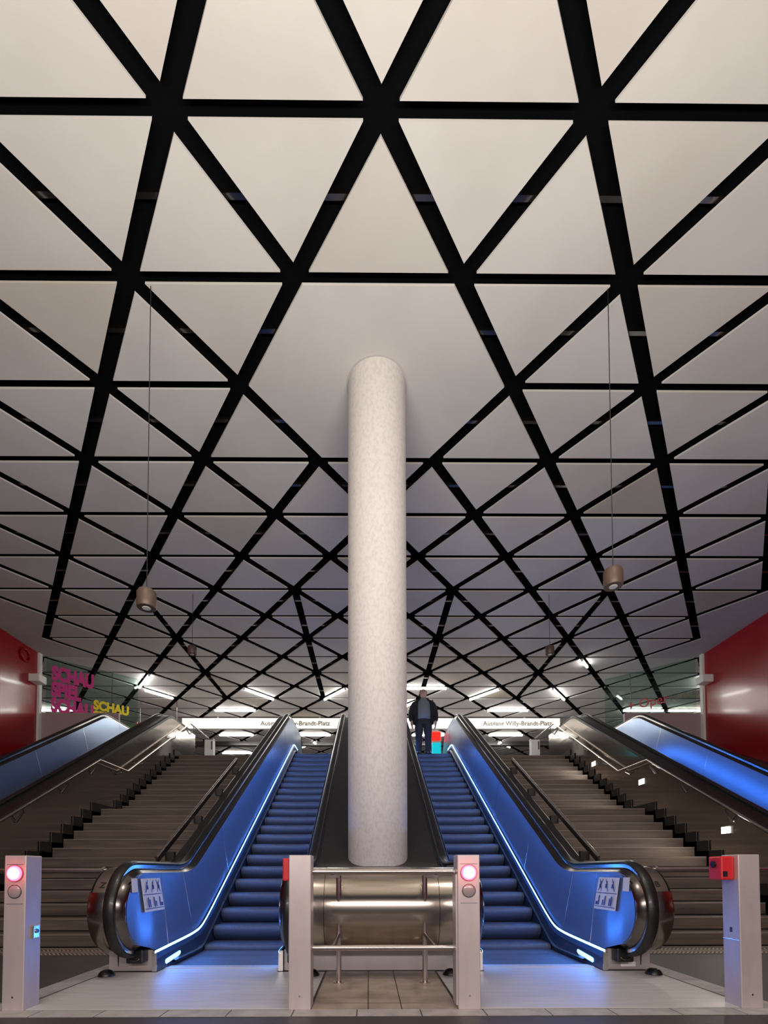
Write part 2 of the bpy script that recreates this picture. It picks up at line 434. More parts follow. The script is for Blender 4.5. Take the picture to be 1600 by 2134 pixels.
def balustrade(root, s, deck, cover, led, low):
    """s: side in local x; deck: width of the outer deck; cover: cladding material"""
    hp = []
    for i in range(14):
        a = 2 * math.pi * i / 14; hp.append((s * (UH + .006 + .052 * math.cos(a) * (1 if abs(math.cos(a)) < .8 else 1)), .006 + .022 * math.sin(a)))
    MB().sweep(hp, PATH).build('handrail', MT['rubber'], root, smooth=True)
    MB().sweep([(s * .752, -.05), (s * .808, -.05), (s * .808, -.012), (s * .752, -.012)], PATH).build('handrail_guide', MT['chrome'], root)
    fl = [(.684, -.105), (.690, -.092), (.705, -.078), (.735, -.052), (.752, -.044), (.752, -.07), (.71, -.105)]
    MB().sweep([(s * a, b) for a, b in fl], PATH).build('inner_deck', MT['inner'], root, smooth=True)
    # inner panels, split at their joints
    seams = [4.372, 5.17, 5.90, 7.35, 9.1, 10.85, 12.6, 14.2, 15.4]
    for a, b in zip(seams, seams[1:]):
        n = max(6, int((b - a) / .09)); mb = MB(); rows = []
        for i in range(n + 1):
            y = a + .003 + (b - a - .006) * i / n
            f = min(1, max(0, (y - 4.9) / .9)) * (1 if y < 12.6 else max(0, 1 - (y - 12.6) / 1.2)); yt = y - .20 * f
            if y < C0[0]:
                h = math.sqrt(max(0, .352 ** 2 - (y - C0[0]) ** 2)); zb, zt = C0[1] - h * 1.0, C0[1] + h
            else:
                g = min(1, (y - C0[0]) / .12); zb = (C0[1] - .352) * (1 - g) + zled(y) * g
                zt = zoff(yt, -.088)
            r = []
            for j in range(5):
                t = j / 4; z = zb + (zt - zb) * t; tt = min(1, max(0, (z - (zled(y) if y > 4.8 else .25)) / .76, (4.86 - y) / .22))
                r.append((s * up_at(tt), y + (yt - y) * t, z))
            rows.append(r)
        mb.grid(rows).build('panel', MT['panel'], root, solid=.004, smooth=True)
        if b < 15: MB().tube([(p[0] - s * .001, p[1] + .003, p[2]) for p in rows[-1]], .0035, 6).build('panel_joint', MT['chrome'], root)
    # light strip and skirt
    ys = [4.80 + .06 * i for i in range(int((14.3 - 4.80) / .06))]
    q = []
    mb = MB(); rows = []; lip = []
    for y in ys:
        z = zled(y); rows.append([(s * .6065, y, z + .001), (s * .606, y, z - .011), (s * .6065, y, z - .023)]); lip.append([(s * .634, y, z + .004), (s * .608, y, z + .002), (s * .608, y, z - .024), (s * .634, y, z - .026)])
    mb.grid(rows).build('light_strip', led, root)
    MB().grid(lip).build('strip_housing', MT['inner'], root)
    mb = MB(); rows = []
    for y in [4.84 + .06 * i for i in range(int((14.3 - 4.84) / .06))]:
        z = zled(y) - .024; zb = max(.0, zstep(y) - .3)
        rows.append([(s * .632, y, z), (s * .620, y, z - .01), (s * .600, y, z - .06), (s * .60, y, min(zb, z - .07))])
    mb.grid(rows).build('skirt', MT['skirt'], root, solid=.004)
    rows = []
    for y in [5.2 + .06 * i for i in range(int((14.2 - 5.2) / .06))]:
        z = zstep(y) + .045; rows.append([(s * .602, y, z + .02), (s * .560, y, z + .006), (s * .560, y, z - .012), (s * .602, y, z - .02)])
    MB().grid(rows).build('skirt_shade', MT['rubber'], root)  # black strip standing in for the shadow along the step ends
    MB().box(s * .60, s * .645, 4.822, 4.838, .003, .21).build('skirt_end', MT['chrome'], root)
    lamp = MB().xprism([(5.03, .055), (5.05, .042), (5.38, .072), (5.42, .090), (5.42, .110), (5.40, .122), (5.05, .092), (5.03, .08)], s * .594, s * .599)
    lamp.build('skirt_lamp', MT['led_lamp'] if led is MT['led'] else led, root)
    # outer deck with drum end, and cladding
    if deck:
        xo = .81 + deck
        pr = [(.812, -.035), (.83, -.028), (xo - .02, -.028), (xo, -.04), (xo, -.10), (.812, -.10)]
        MB().sweep([(s * a, b) for a, b in pr], PATH[2:16]).build('newel_drum', MT['steel'], root, smooth=True)
        MB().sweep([(s * min(a, xo - .025), b - .006) for a, b in pr], PATH[15:i_top + 2]).build('newel_hood', MT['hood'], root, smooth=True)
        MB().sweep([(s * a, b) for a, b in pr], PATH[i_top + 1:i_end + 1]).build('outer_deck', MT['clad_dark'], root)
        rows = []
        for i in range(150):
            y = 4.325 + (15.4 - 4.325) * i / 149 if i > 20 else 4.325 + (4.9 - 4.325) * i / 20
            if 20 < i: y = 4.9 + (15.4 - 4.9) * (i - 20) / 129
            if y < C0[0]:
                h = math.sqrt(max(0, .398 ** 2 - (y - C0[0]) ** 2)); zb, zt = C0[1] - h, C0[1] + h
            elif y < 4.86:
                zb, zt = C0[1] - .398, zoff(y, -.042)
            else: zb, zt = low, zoff(y, -.042)
            rows.append([(s * (xo - .005), y, zb), (s * (xo - .005), y, zt)])
        MB().grid(rows).build('cladding', cover, root, solid=.008)
        MB().box(s * .645, s * (xo + .09), 4.865, 5.7, .003, .215).build('plinth', MT['plinth'], root, bevel=.006)
    else:
        MB().box(s * .645, s * .80, 4.865, 5.7, .003, .215).build('plinth', MT['plinth'], root, bevel=.006)
    # handrail inlet
    ib = MB().box(s * .70, s * .86, 4.74, 4.868, .10, .235).build('handrail_inlet', MT['rubber'], root, bevel=.012)
    ring = [(s * (UH + .05 * math.cos(R(a))), 4.735, .15 + .022 * math.sin(R(a))) for a in range(180, 361, 20)]
    MB().tube(ring, .003, 6).build('inlet_edge', MT['chrome'], ib)

def escalator(x, label, decks, covers, leds, group):
    global step_proto
    root = empty('escalator', (x, 0, 0)); tag(root, label, 'escalator', group)
    for s, d, cv, ld in zip((-1, 1), decks, covers, leds): balustrade(root, s, d, cv, ld, .0)
    for i, (y, z) in enumerate(noses):
        if step_proto is None:
            pr = [(.012, 0), (-.004, -.006), (-.014, -.022), (-.016, -.06), (-.006, -.105), (.016, -.14), (.05, -.168), (.09, -.2), (.345, -.2), (.345, 0)]
            st = MB().xprism(pr, -.585, .585).build('step', MT['step'], root, loc=(0, y, z), smooth=True); step_proto = st
        else:
            st = step_proto.copy(); COL.objects.link(st); st.parent = root; st.location = (0, y, z)
    fp = MB().box(-1.06, 1.06, 3.526, 4.80, .000, .006)
    fp.box(-.59, .59, 4.80, 5.02, .000, .006).box(-.59, .59, 5.02, 5.15, -.0005, .004)
    fp.build('floor_plate', MT['plate'], root, bevel=.002)
    cb = MB().prism([(-.585, 4.985), (.585, 4.985), (.585, 5.03), (-.585, 5.03)], .004, .012)
    for i in range(60): cb.box(-.58 + i * .0195, -.572 + i * .0195, 5.03, 5.09, .004, .010)
    cb.build('comb', MT['plate'], root)
    MB().box(-.59, .59, 14.2, 15.3, ZF - .01, ZF + .006).build('upper_plate', MT['plate'], root)
    return root
BL, DM = MT['led'], MT['led_dim']
CD, CR = MT['clad_dark'], MT['cladding']
XE, XO = 1.61, 6.78
eL = escalator(-XE, 'empty central escalator left of the round column, lit blue', (.19, 0), (CD, CD), (BL, BL), None)
eR = escalator(XE, 'central escalator right of the round column with a man riding at its top', (0, .19), (CD, CD), (BL, BL), None)
oL = escalator(-XO, 'outer escalator along the left red wall, seen over the left stairs, dim steel balustrade', (.17, .31), (CD, CR), (DM, DM), None)
oR = escalator(XO, 'outer escalator along the right red wall, seen over the right stairs, bright blue balustrade', (.31, .17), (CR, CD), (BL, BL), None)
# signs on the two inner newels of the central escalators
def px_at(z, y): return up_at(min(1, max(0, (z - .25) / .76, (4.86 - y) / .22)))
def sticker(root, s):
    def P(y, z, o=.004): return (s * (px_at(z, y) - o), y, z)
    def quad(name, y0, y1, z0, z1, m, par, o, sk=0):
        mb = MB()
        mb.faces([P(y0 + sk, z0, o), P(y1 + sk, z0, o), P(y1, z1, o), P(y0, z1, o)], [(0, 1, 2, 3)])
        return mb
    base = quad('x', 4.62, 5.02, .60, .925, None, None, .019, .07).build('pictogram_sign', MT['paper'], root, solid=.002)
    mb = MB()
    def q(y0, y1, z0, z1, a=0):
        k0, k1 = (.925 - z0) / .325 * .07, (.925 - z1) / .325 * .07
        mb.faces([P(y0 + k0, z0, .0212), P(y1 + k0, z0, .0212), P(y1 + k1 + a, z1, .0212), P(y0 + k1 + a, z1, .0212)], [(0, 1, 2, 3)])
    q(4.63, 5.01, .765, .772); q(4.63, 5.01, .625, .632)
    for i in range(3):
        y = 4.66 + i * .125
        q(y, y + .012, .79, .91, .07); q(y + .03, y + .07, .82, .86); q(y + .04, y + .055, .86, .89)   # slanted stroke and figure
        if i == 2: q(y + .07, y + .085, .79, .91, -.07)
        q(y + .02, y + .045, .645, .74); q(y + (.06 if i == 1 else .05), y + .075 + .01 * i, .645, .72 - .02 * i)
    mb.build('pictogram', MT['picto'], base)
    small = quad('x', 4.45, 4.56, .80, .93, None, None, .014, .02).build('notice_sticker', MT['paper'], root, solid=.002)
    quad('x', 4.455, 4.555, .905, .925, None, None, .0120, .0).build('notice_header', MT['picto'], small)
    for i in range(4): pass
sticker(eL, -1); sticker(eR, 1)
# letters on the newel drums
text('drum_letter', 'Z', MT['inkblack'], eL, (-.93, 4.373, .850), (R(56), 0, 0), .085, .001)
text('drum_letter', 'B', MT['inkblack'], eR, (.87, 4.373, .850), (R(56), 0, 0), .085, .001)
MB().box(.79, .94, 4.858, 4.864, .035, .085).build('rating_plate', MT['white'], eR, bevel=.006)

# median deck and drum between the central escalators
med = empty('escalator_median', (0, 0, 0))
tag(med, 'stainless drum and dark sloping deck joining the two central escalators', 'deck')
xm = .775
def slab(x0, x1, a, b, top=-.035): return MB().sweep([(x0, top), (x1, top), (x1, top - .06), (x0, top - .06)], PATH[a:b])
slab(-.515, .515, 0, i_top + 1).build('drum_cover', MT['steel'], med, smooth=True)
slab(-xm, -.52, 0, i_top + 1, -.037).build('drum_end', MT['steel'], med, smooth=True)
slab(.52, xm, 0, i_top + 1, -.037).build('drum_end', MT['steel'], med, smooth=True)
slab(-xm, xm, i_top, i_top + 7, -.036).build('front_deck', MT['deck'], med, smooth=True)
slab(-xm, xm, i_top + 6, i_end + 1, -.05).build('sloping_deck', MT['deck'], med, smooth=True)
MB().box(-.77, .77, 4.865, 5.0, .003, .24).build('plinth', MT['plinth'], med, bevel=.004)
for s in (-1, 1):
    MB().sweep([(s * .772, -.034), (s * .752, -.034), (s * .752, -.048), (s * .772, -.048)], PATH[i_top:i_end]).build('edge_trim', MT['steel_dark'], med)

# ------------------------------------------------------------------ staircases
RZ1, RY1, Y1 = .175, .30, 6.38
YL = 10.84; RZ2, RY2 = (ZF - 13 * RZ1) / 12, .289
for s, nm in ((-1, 'left'), (1, 'right')):
    st = empty('staircase', (s * 4.15, Y1, 0))
    tag(st, 'brown stone staircase between the %s pair of escalators, %s' % (nm, 'with no lamps on its wall side' if s < 0 else 'lit by three small wall lamps'), 'stairs')
    def stepbox(y0, y1, z0, z1):
        mb = MB().box(-1.48, 1.46 if s > 0 else 1.48, y0 - Y1, y1 - Y1, z0, z1)
        o = mb.build('step', MT['stair'], st)
        MB().box(-1.478, 1.458, y0 - Y1 - .003, y0 - Y1 + .01, max(z0, z1 - .175), max(z0, z1 - .175) + .014).build('riser_strip', MT['riser_strip'], o)  # dark strip along the foot of each riser
        MB().box(-1.479, 1.459, y0 - Y1 - .006, y0 - Y1 + .03, z1 - .016, z1 + .001).build('step_edge', MT['stairnose'], o)
    for k in range(13):
        stepbox(Y1 + k * RY1, (Y1 + (k + 1) * RY1) if k < 12 else YL, (k - 1) * RZ1 if k > 1 else 0.001, (k + 1) * RZ1)
    for k in range(11):
        stepbox(YL + k * RY2, YL + (k + 1) * RY2 - (.0 if k < 10 else .002), 13 * RZ1 + (k - 1) * RZ2 if k > 0 else 13 * RZ1 - .1, 13 * RZ1 + (k + 1) * RZ2)
    stepbox(YL + 11 * RY2, 14.345, ZF - 2 * RZ2, ZF)
    # dark saw-toothed strip painting the treads' reflection on the wall side
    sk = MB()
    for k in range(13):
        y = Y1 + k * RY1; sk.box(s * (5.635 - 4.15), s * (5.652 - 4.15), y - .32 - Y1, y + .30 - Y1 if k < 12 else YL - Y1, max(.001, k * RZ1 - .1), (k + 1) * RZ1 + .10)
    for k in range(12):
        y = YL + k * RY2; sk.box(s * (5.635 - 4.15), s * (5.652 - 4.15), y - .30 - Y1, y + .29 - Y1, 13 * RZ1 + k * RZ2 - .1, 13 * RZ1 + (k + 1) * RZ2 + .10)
    sk.build('tread_reflection', MT['clad_dark'], st)

# ------------------------------------------------------------------ handrails on the stairs
for s, nm in ((-1, 'left'), (1, 'right')):
    h = empty('stair_handrail', (s * 5.54, 6, 1)); tag(h, 'long kinked steel handrail on the reflective wall of the %s staircase' % nm, 'handrail')
    pl = [(5.9, 1.02), (9.75, 3.24), (10.87, 3.24), (14.65, 5.48), (16.3, 5.48)]
    MB().tube([(0, y - 6, z - 1) for y, z in pl], .021).build('rail', MT['bar'], h, smooth=True)
    for y, z in ((6.5, 1.366), (7.6, 2.0), (8.7, 2.634), (9.62, 3.165), (10.6, 3.24), (11.6, 3.67), (12.6, 4.265), (13.5, 4.8), (14.3, 5.27), (14.9, 5.48)):
        zw = min(z - .12, zoff(y, -.2))
        MB().tube([(0, y - 6, z - 1 - .02), (0, y - 6 + .03, z - 1 - .07), (s * .115, y - 6 + .03, zw - 1)], [.010, .013, .02], 8).build('bracket', MT['steel_dark'], h)
    g = empty('stair_handrail', (s * 2.72, 6, 1)); tag(g, 'dark handrail on the %s staircase, beside the central escalator' % nm, 'handrail')
    p2 = [(5.95, 1.16), (9.5, 3.21)]
    MB().tube([(0, y - 6, z - 1) for y, z in p2], .019).build('rail', MT['bar'], g, smooth=True)
    MB().xprism([(y - 6, z - 1 + d) for y, z, d in ((5.95, 1.16, -.03), (9.5, 3.21, -.03), (9.5, 3.21, -.085), (5.95, 1.16, -.085))], -.012, .012).build('support_bar', MT['clad_dark'], g)
    for t in (.08, .36, .64, .92):
        y = 5.95 + 3.55 * t; z = 1.16 + 2.05 * t
        MB().box(-s * .115, 0, y - 6 - .03, y - 6 + .03, z - 1 - .20, z - 1 - .08).build('bracket', MT['clad_dark'], g)

# wall lights on the right staircase wall
for (y, z), wh in zip(((12.3, 3.72), (10.14, 2.86), (7.76, 1.64)), ('highest', 'middle', 'lowest')):
    l = empty('wall_light', (5.655, y, z)); tag(l, '%s of the three small bright lamps recessed in the right staircase wall' % wh, 'lamp', 'recessed lamps in the right stair wall')
    MB().box(-.012, .006, -.11, .11, -.065, .065).build('lamp_frame', MT['steel_dark'], l, bevel=.004)
    MB().box(-.018, -.012, -.092, .092, -.048, .048).build('lens', MT['steplight'], l)

# horizontal guard rails from the newel drums towards the outer escalators
for s, nm in ((-1, 'left'), (1, 'right')):
    g = empty('guard_rail', (s * 2.62, 4.62, 1.0)); tag(g, 'horizontal steel bar across the foot of the %s stairs' % nm, 'rail')
    MB().tube([(-s * .03, 0, 0), (s * 3.05, 0, 0)], .025, 16).build('bar', MT['bar'], g, smooth=True)
    MB().tube([(-s * .012, 0, 0), (s * .012, 0, 0)], .045, 20).build('flange', MT['bar'], g, smooth=True)

# ------------------------------------------------------------------ control posts
def post(x0, x1, label, lamp, box):
    xm_ = (x0 + x1) / 2; hw = (x1 - x0) / 2
    r = empty('control_post', (xm_, 3.59, 0)); tag(r, label, 'post', None)
    H = 1.112
    MB().box(-hw, hw, -.085, .085, 0.0, H).build('housing', MT['post'], r, bevel=.006)
    if lamp:
        z0 = .983
        MB().tube([(0, -.084, z0), (0, -.094, z0)], .060, 32).build('signal_rim', MT['redbox'], r, smooth=True)
        ln = MB().tube([(0, -.093, z0), (0, -.099, z0), (0, -.103, z0)], [.056, .053, .044], 32).build('red_signal', MT['redlamp'], r, smooth=True)
        MB().tube([(0, -.1025, z0), (0, -.106, z0)], [.043, .034], 32).build('signal_core', MT['redcore'], ln, smooth=True)
        MB().tube([(0, -.084, .852), (0, -.088, .852)], .050, 32).build('signal_rim', MT['steel_dark'], r, smooth=True)
        MB().tube([(0, -.087, .852), (0, -.094, .852), (0, -.098, .852)], [.046, .042, .03], 32).build('unlit_signal', MT['greylens'], r, smooth=True)
        MB().box(-hw + .018, hw - .018, -.0865, -.084, .762, .765).build('cover_edge', MT['chrome'], r)
        MB().box(-hw + .018, hw - .018, -.0865, -.084, 1.045, 1.048).build('cover_edge', MT['steel_dark'], r)
        l = bpy.data.lights.new('signal_glow', 'POINT'); l.energy = .55; l.color = (1, .03, .06); l.shadow_soft_size = .03
        lo = bpy.data.objects.new('signal_glow', l); COL.objects.link(lo); lo.parent = r; lo.location = (0, -.16, z0)
    MB().tube([(.0, -.084, .10), (0, -.088, .10)], .008, 12).build('fixing_screw', MT['chrome'], r)
    return r, hw
p1, hw = post(-2.735, -2.58, 'leftmost steel post, red signal lit and a key switch on its side', True, 0)
ks = MB().box(hw - .001, hw + .022, -.03, .045, .505, .605).build('key_switch', MT['chrome'], p1, bevel=.008)
MB().tube([(hw + .02, .008, .56), (hw + .03, .008, .56)], .016, 16).build('key_barrel', MT['steel_dark'], ks)
p2, hw = post(-.693, -.533, 'steel post left of the centre gap with a red stop box on its left side', False, 1)
MB().box(-hw - .05, -hw + .001, -.06, .06, .925, 1.09).build('stop_box', MT['redbox'], p2, bevel=.01)
p3, hw = post(.527, .688, 'steel post right of the centre gap, red signal lit on its front', True, 0)
MB().box(-hw - .012, -hw + .001, -.07, .07, .03, .97).build('side_cover', MT['post'], p3)
p4, hw = post(2.57, 2.727, 'rightmost steel post with a red stop box on its left side', False, 1)
sb = MB().box(-hw - .10, -hw + .001, -.05, .085, .925, 1.10).build('stop_box', MT['redbox'], p4, bevel=.012)
MB().box(-hw - .088, -hw - .055, -.053, -.049, .95, .99).build('stop_window', MT['rubber'], sb)
MB().tube([(-hw - .101, .02, 1.04), (-hw - .115, .02, 1.04)], .025, 16).build('stop_button', MT['rubber'], sb)
MB().box(-hw - .003, -hw + .001, -.01, .01, .54, .575).build('key_slot', MT['rubber'], p4)
MB().box(-hw - .004, -hw + .001, -.08, .08, .487, .490).build('cover_edge', MT['chrome'], p4)

# barrier of steel tubes between the two centre posts
b = empty('tube_barrier', (0, 3.6, 0)); tag(b, 'steel tube barrier with two cross bars between the two centre posts', 'barrier')
for z in (.990, .428): MB().tube([(-.531, 0, z), (.525, 0, z)], .022, 20).build('cross_bar', MT['bar'], b, smooth=True)
for s in (-1, 1):
    MB().tube([(s * .385, .75, .0), (s * .385, .75, .955)], .024, 20).build('upright', MT['bar'], b, smooth=True)
    MB().tube([(s * .385, .75, .001), (s * .385, .75, .012)], .052, 24).build('foot_flange', MT['bar'], b, smooth=True)
    MB().tube([(s * .385, .0, .428), (s * .385, .75, .428)], .017, 14).build('side_bar', MT['steel_dark'], b, smooth=True)
    MB().tube([(s * .385, .0, .955), (s * .385, .75, .955)], .017, 14).build('side_bar', MT['steel_dark'], b, smooth=True)

# rubber stops on the floor at each newel
for x, wh in ((-2.60, 'at the foot of the left escalator, stair side'), (-.66, 'behind the post left of the centre gap'),
              (.66, 'behind the post right of the centre gap'), (2.60, 'at the foot of the right escalator, stair side')):
    prof = [(.075 * math.cos(R(a)), .062 * math.sin(R(a))) for a in range(0, 86, 12)]
    o = MB().lathe(prof, 0, 0, 24).build('floor_stop', MT['rubber'], smooth=True, loc=(x, 4.64, .0065 if abs(x) < 2.66 else .003))
    tag(o, 'small black domed rubber stop ' + wh, 'floor stop')

# ------------------------------------------------------------------ hanging loudspeakers
def pendant(x, y, z, label):
    r = empty('hanging_speaker', (x, y, z)); tag(r, label, 'loudspeaker')
    MB().lathe([(.070, -.095), (.094, -.095), (.101, -.085), (.101, .07), (.085, .098), (.02, .102), (.012, .12)], 0, 0, 36).build('housing', MT['brown'], r, smooth=True)
    MB().lathe([(.03, -.099), (.042, -.0985), (.045, -.094)], 0, 0, 24).build('sound_opening', MT['speakerface'], r, smooth=True)
    MB().tube([(0, 0, .11), (0, 0, ZC - z + .02)], .0045, 6).build('cable', MT['rubber'], r)
    return r
pendant(-2.53, 5.2, 3.95, 'brown cylindrical loudspeaker on a long cable, near left')
pendant(2.57, 5.2, 4.20, 'brown cylindrical loudspeaker on a long cable, near right')
pendant(-4.24, 11.2, 6.15, 'small far loudspeaker on a cable over the left staircase')
pendant(4.14, 11.2, 6.16, 'small far loudspeaker on a cable over the right staircase')

# ------------------------------------------------------------------ fluorescent tubes in the ceiling slots
def lattice(k, n): return (NX(k), NY(n))
def tube(a, b_, label, cut=.06, strength=None):
    A = Vector((*a, ZC - .075)); B = Vector((*b_, ZC - .075)); d = B - A; A2 = A + d * cut; B2 = B - d * cut
    mid = (A2 + B2) / 2; L_ = (B2 - A2).length; ang = math.atan2(d.y, d.x)
    r = empty('fluorescent_lamp', mid, ang); tag(r, label, 'lamp', 'fluorescent lamps under the ceiling')
    MB().tube([(-L_ / 2, 0, 0), (L_ / 2, 0, 0)], .036, 10).build('tube', MT['tube'], r, smooth=True)
    for s in (-1, 1): MB().box(s * L_ / 2, s * (L_ / 2 + .04), -.03, .03, -.03, .05).build('end_holder', MT['white'], r)
    MB().box(-L_ / 2, L_ / 2, -.02, .02, .038, .06).build('batten', MT['white'], r)
    for s in (-1, 1): MB().tube([(s * L_ * .35, 0, .055), (s * L_ * .35, 0, .24)], .008, 6).build('hanger', MT['steel_dark'], r)
tube(lattice(.5, 11), lattice(1.5, 11), 'lit cross tube right above the head of the man')
tube(lattice(-3.5, 13), lattice(-2.5, 13), 'lit cross tube just above the long sign, left of centre')
tube(lattice(2.5, 13), lattice(3.5, 13), 'lit cross tube just above the long sign, right of centre')
tube(lattice(-2.5, 11), lattice(-2, 12), 'slanting lit tube left of the column, sloping down to the right')
tube(lattice(-1, 12), lattice(-.5, 11), 'slanting lit tube touching the left edge of the column')
tube(lattice(2, 12), lattice(2.5, 11), 'slanting lit tube right of the man, rising to the right')
tube(lattice(3.5, 11), lattice(4, 12), 'slanting lit tube over the top of the right staircase')
tube(lattice(3.5, 9), lattice(3.75, 9.5), 'short bright lamp highest over the right staircase', .12)
tube(lattice(-4, 10), lattice(-4.5, 11), 'steep bright lamp highest over the left staircase')
tube(lattice(-4, 12), lattice(-4.5, 11.0), 'bright lamp next to the steep one over the left staircase', .15)
tube(lattice(5.5, 13), lattice(6.5, 13), 'cross tube behind the glass at upper right, left of two')
tube(lattice(6.5, 13), lattice(7.5, 13), 'cross tube behind the glass at upper right, next to the red wall')
tube(lattice(-7.5, 13), lattice(-6.5, 13), 'cross tube behind the glass with pink letters')
tube(lattice(6, 10), lattice(6.5, 11), 'upright bright tube at the end of the right red wall')
for a, q in (((-4, 16), 'farthest left'), ((-2, 16), 'left of the column'), ((1, 16), 'behind the legs of the man'), ((3, 16), 'right of centre')):
    tube(lattice(*a), lattice(a[0] + 1, a[1]), 'cross tube seen below the long sign, ' + q)
tube(lattice(-4.5, 19), lattice(-3.5, 19), 'most distant cross tube just above the top of the left stairs')
tube(lattice(3.5, 17), lattice(4, 18), 'most distant slanting tube above the top of the right stairs')
tube(lattice(-2, 18), lattice(-1.5, 17), 'distant slanting tube above the top of the left central escalator')
tube(lattice(1, 12), lattice(.5, 13), 'short slanting lamp hidden mostly behind the column')

# ------------------------------------------------------------------ lit exit sign across the hall
sg = empty('exit_sign', (0, 20.3, 7.2)); tag(sg, 'long white lit sign band below the ceiling, twice lettered with the way out', 'sign')
MB().box(-8.0, 8.0, 0, .16, -.21, .24).build('casing', MT['white'], sg)
MB().box(-7.98, 7.98, -.012, -.001, -.20, .23).build('lit_face', MT['band'], sg)
for hx in (-6.5, -2.2, 2.2, 6.5): MB().box(hx - .03, hx + .03, .05, .11, .235, .40).build('hanger', MT['white'], sg)
text('lettering', 'Ausgang Willy-Brandt-Platz', MT['ink'], sg, (-4.68, -.016, -.075), (R(90), 0, 0), .265, .002, .0045)
text('lettering', 'Ausgang Willy-Brandt-Platz', MT['ink'], sg, (4.72, -.016, -.075), (R(90), 0, 0), .265, .002, .0045)

# ------------------------------------------------------------------ glass screens at the ends of the red walls
for s, nm in ((-1, 'left'), (1, 'right')):
    g = empty('glass_screen', (s * 9.93, 14.53, ZF), 0)
    g.rotation_euler = (0, 0, R(41.5) if s < 0 else R(180 - 41.5))
    tag(g, 'glass screen beside the %s red wall, lettered %s' % (nm, 'in pink and yellow' if s < 0 else 'in red and grey'), 'glass screen')
    for a, b_ in ((.06, 1.86), (1.88, 2.66)):
        MB().box(a, b_, -.008, .008, .02, ZC - ZF - .01).build('pane', MT['glassm'], g)
    for xx in (1.87,): MB().box(xx - .008, xx + .008, -.012, .012, .0, ZC - ZF - .01).build('pane_joint', MT['steel'], g)
    q = 1 if s < 0 else -1
    if s < 0:
        for i, t in enumerate(('SCHAU', 'SPIEL', 'SCHAU')):
            text('lettering', t, MT['pink'], g, (.20, -.014, 2.50 - i * .49), (R(90), 0, 0), .58, .003, .035, .60)
        for i, t in enumerate(('SCHAU', 'SPIEL')):
            text('lettering', t, MT['yellow'], g, (1.34, -.014, 1.84 - i * .34), (R(90), 0, 0), .40, .003, .022, .80)
    else:
        text('lettering', '+ Oper', MT['operred'], g, (1.95, .014, 1.93), (R(90), 0, R(180)), .42, .003, .0, .9)
        text('lettering', 'FRANKFURT', MT['ink'], g, (.72, .014, 1.98), (R(90), 0, R(180)), .17, .003)
    struct(MB().box(s * 9.9, s * 7.6, 14.42, 14.50, ZF, ZF + 1.38), 'wall_parapet_' + nm, MT['parapet'])
    jb = MB().box(-.16, .16, -.17, .17, -.11, .11).build('junction_box', MT['white'], bevel=.02, loc=(s * (WX - .15), 14.1, 6.62))
    tag(jb, 'white box lamp fixed at the end of the %s red wall' % nm, 'box')
# fittings on the red walls
rg = empty('wall_ring', (-WX, 14.0, 7.22)); rg.location = (-WX, 13.75, 7.18)
tag(rg, 'dark red round ring fixed high on the left red wall', 'vent')
MB().tube([(.04, .17 * math.cos(R(a)), .17 * math.sin(R(a))) for a in range(0, 361, 15)], .032, 8, False).build('rim', MT['red'], rg, smooth=True)
MB().tube([(.001, 0, 0), (.02, 0, 0)], .12, 24).build('centre_plate', MT['red'], rg)
for y, z, n in ((12.62, 6.72, 'upper'), (12.5, 6.63, 'left'), (12.75, 6.58, 'right')):
    o = MB().box(0, .02, -.05, .05, -.04, .04).build('wall_socket', MT['clad_dark'], bevel=.008, loc=(-WX + .001, y, z))
    tag(o, 'small dark socket in a cluster of three on the left red wall, the %s one' % n, 'socket')

# ------------------------------------------------------------------ things on the upper floor
t = empty('information_totem', (2.19, 16.4, ZF)); tag(t, 'narrow lit totem, red above and turquoise below, beside the man', 'totem')
MB().box(-.145, .145, -.10, .10, 0, .98).build('body', MT['cyan'], t, bevel=.01)
MB().box(-.145, .145, -.10, .10, .98, 1.04).build('collar', MT['white'], t)
MB().box(-.19, .15, -.12, .12, 1.04, 1.38).build('head', MT['totemred'], t, bevel=.06)
for s, nm in ((-1, 'left'), (1, 'right')):
    c_ = empty('floor_cabinet', (s * 4.98, 14.75, ZF)); tag(c_, 'white cabinet at the top of the %s stairs' % nm, 'cabinet')
    MB().box(-.13, .13, -.10, .10, 0, .64).build('body', MT['white'], c_, bevel=.008)
    MB().box(.07, .11, -.106, -.099, .33, .58).build('slot_panel', MT['steel_dark'], c_)
    MB().box(-.14, .14, -.11, .11, .64, .665).build('lid', MT['steel'], c_)
o = MB().box(-.85, .85, -.04, .04, -.3, .3).build('hanging_sign', MT['totemred'], loc=(-8.15, 18.4, 6.35)); tag(o, 'blurred red lit sign behind the left outer escalator', 'sign')
o.data.materials[0] = MT['operred']
MB().tube([(-.7, 0, .3), (-.7, 0, 1.14)], .012, 6).build('hanger', MT['steel_dark'], o); MB().tube([(.7, 0, .3), (.7, 0, 1.14)], .012, 6).build('hanger', MT['steel_dark'], o)
o = MB().box(-.35, .35, -.04, .04, -.4, .4).build('notice_board', MT['grn'], loc=(-8.85, 17.6, 5.92)); tag(o, 'green board behind the yellow letters on the glass', 'board')
MB().tube([(0, .06, -1.56), (0, .06, .3)], .03, 8).build('stand', MT['steel_dark'], o)

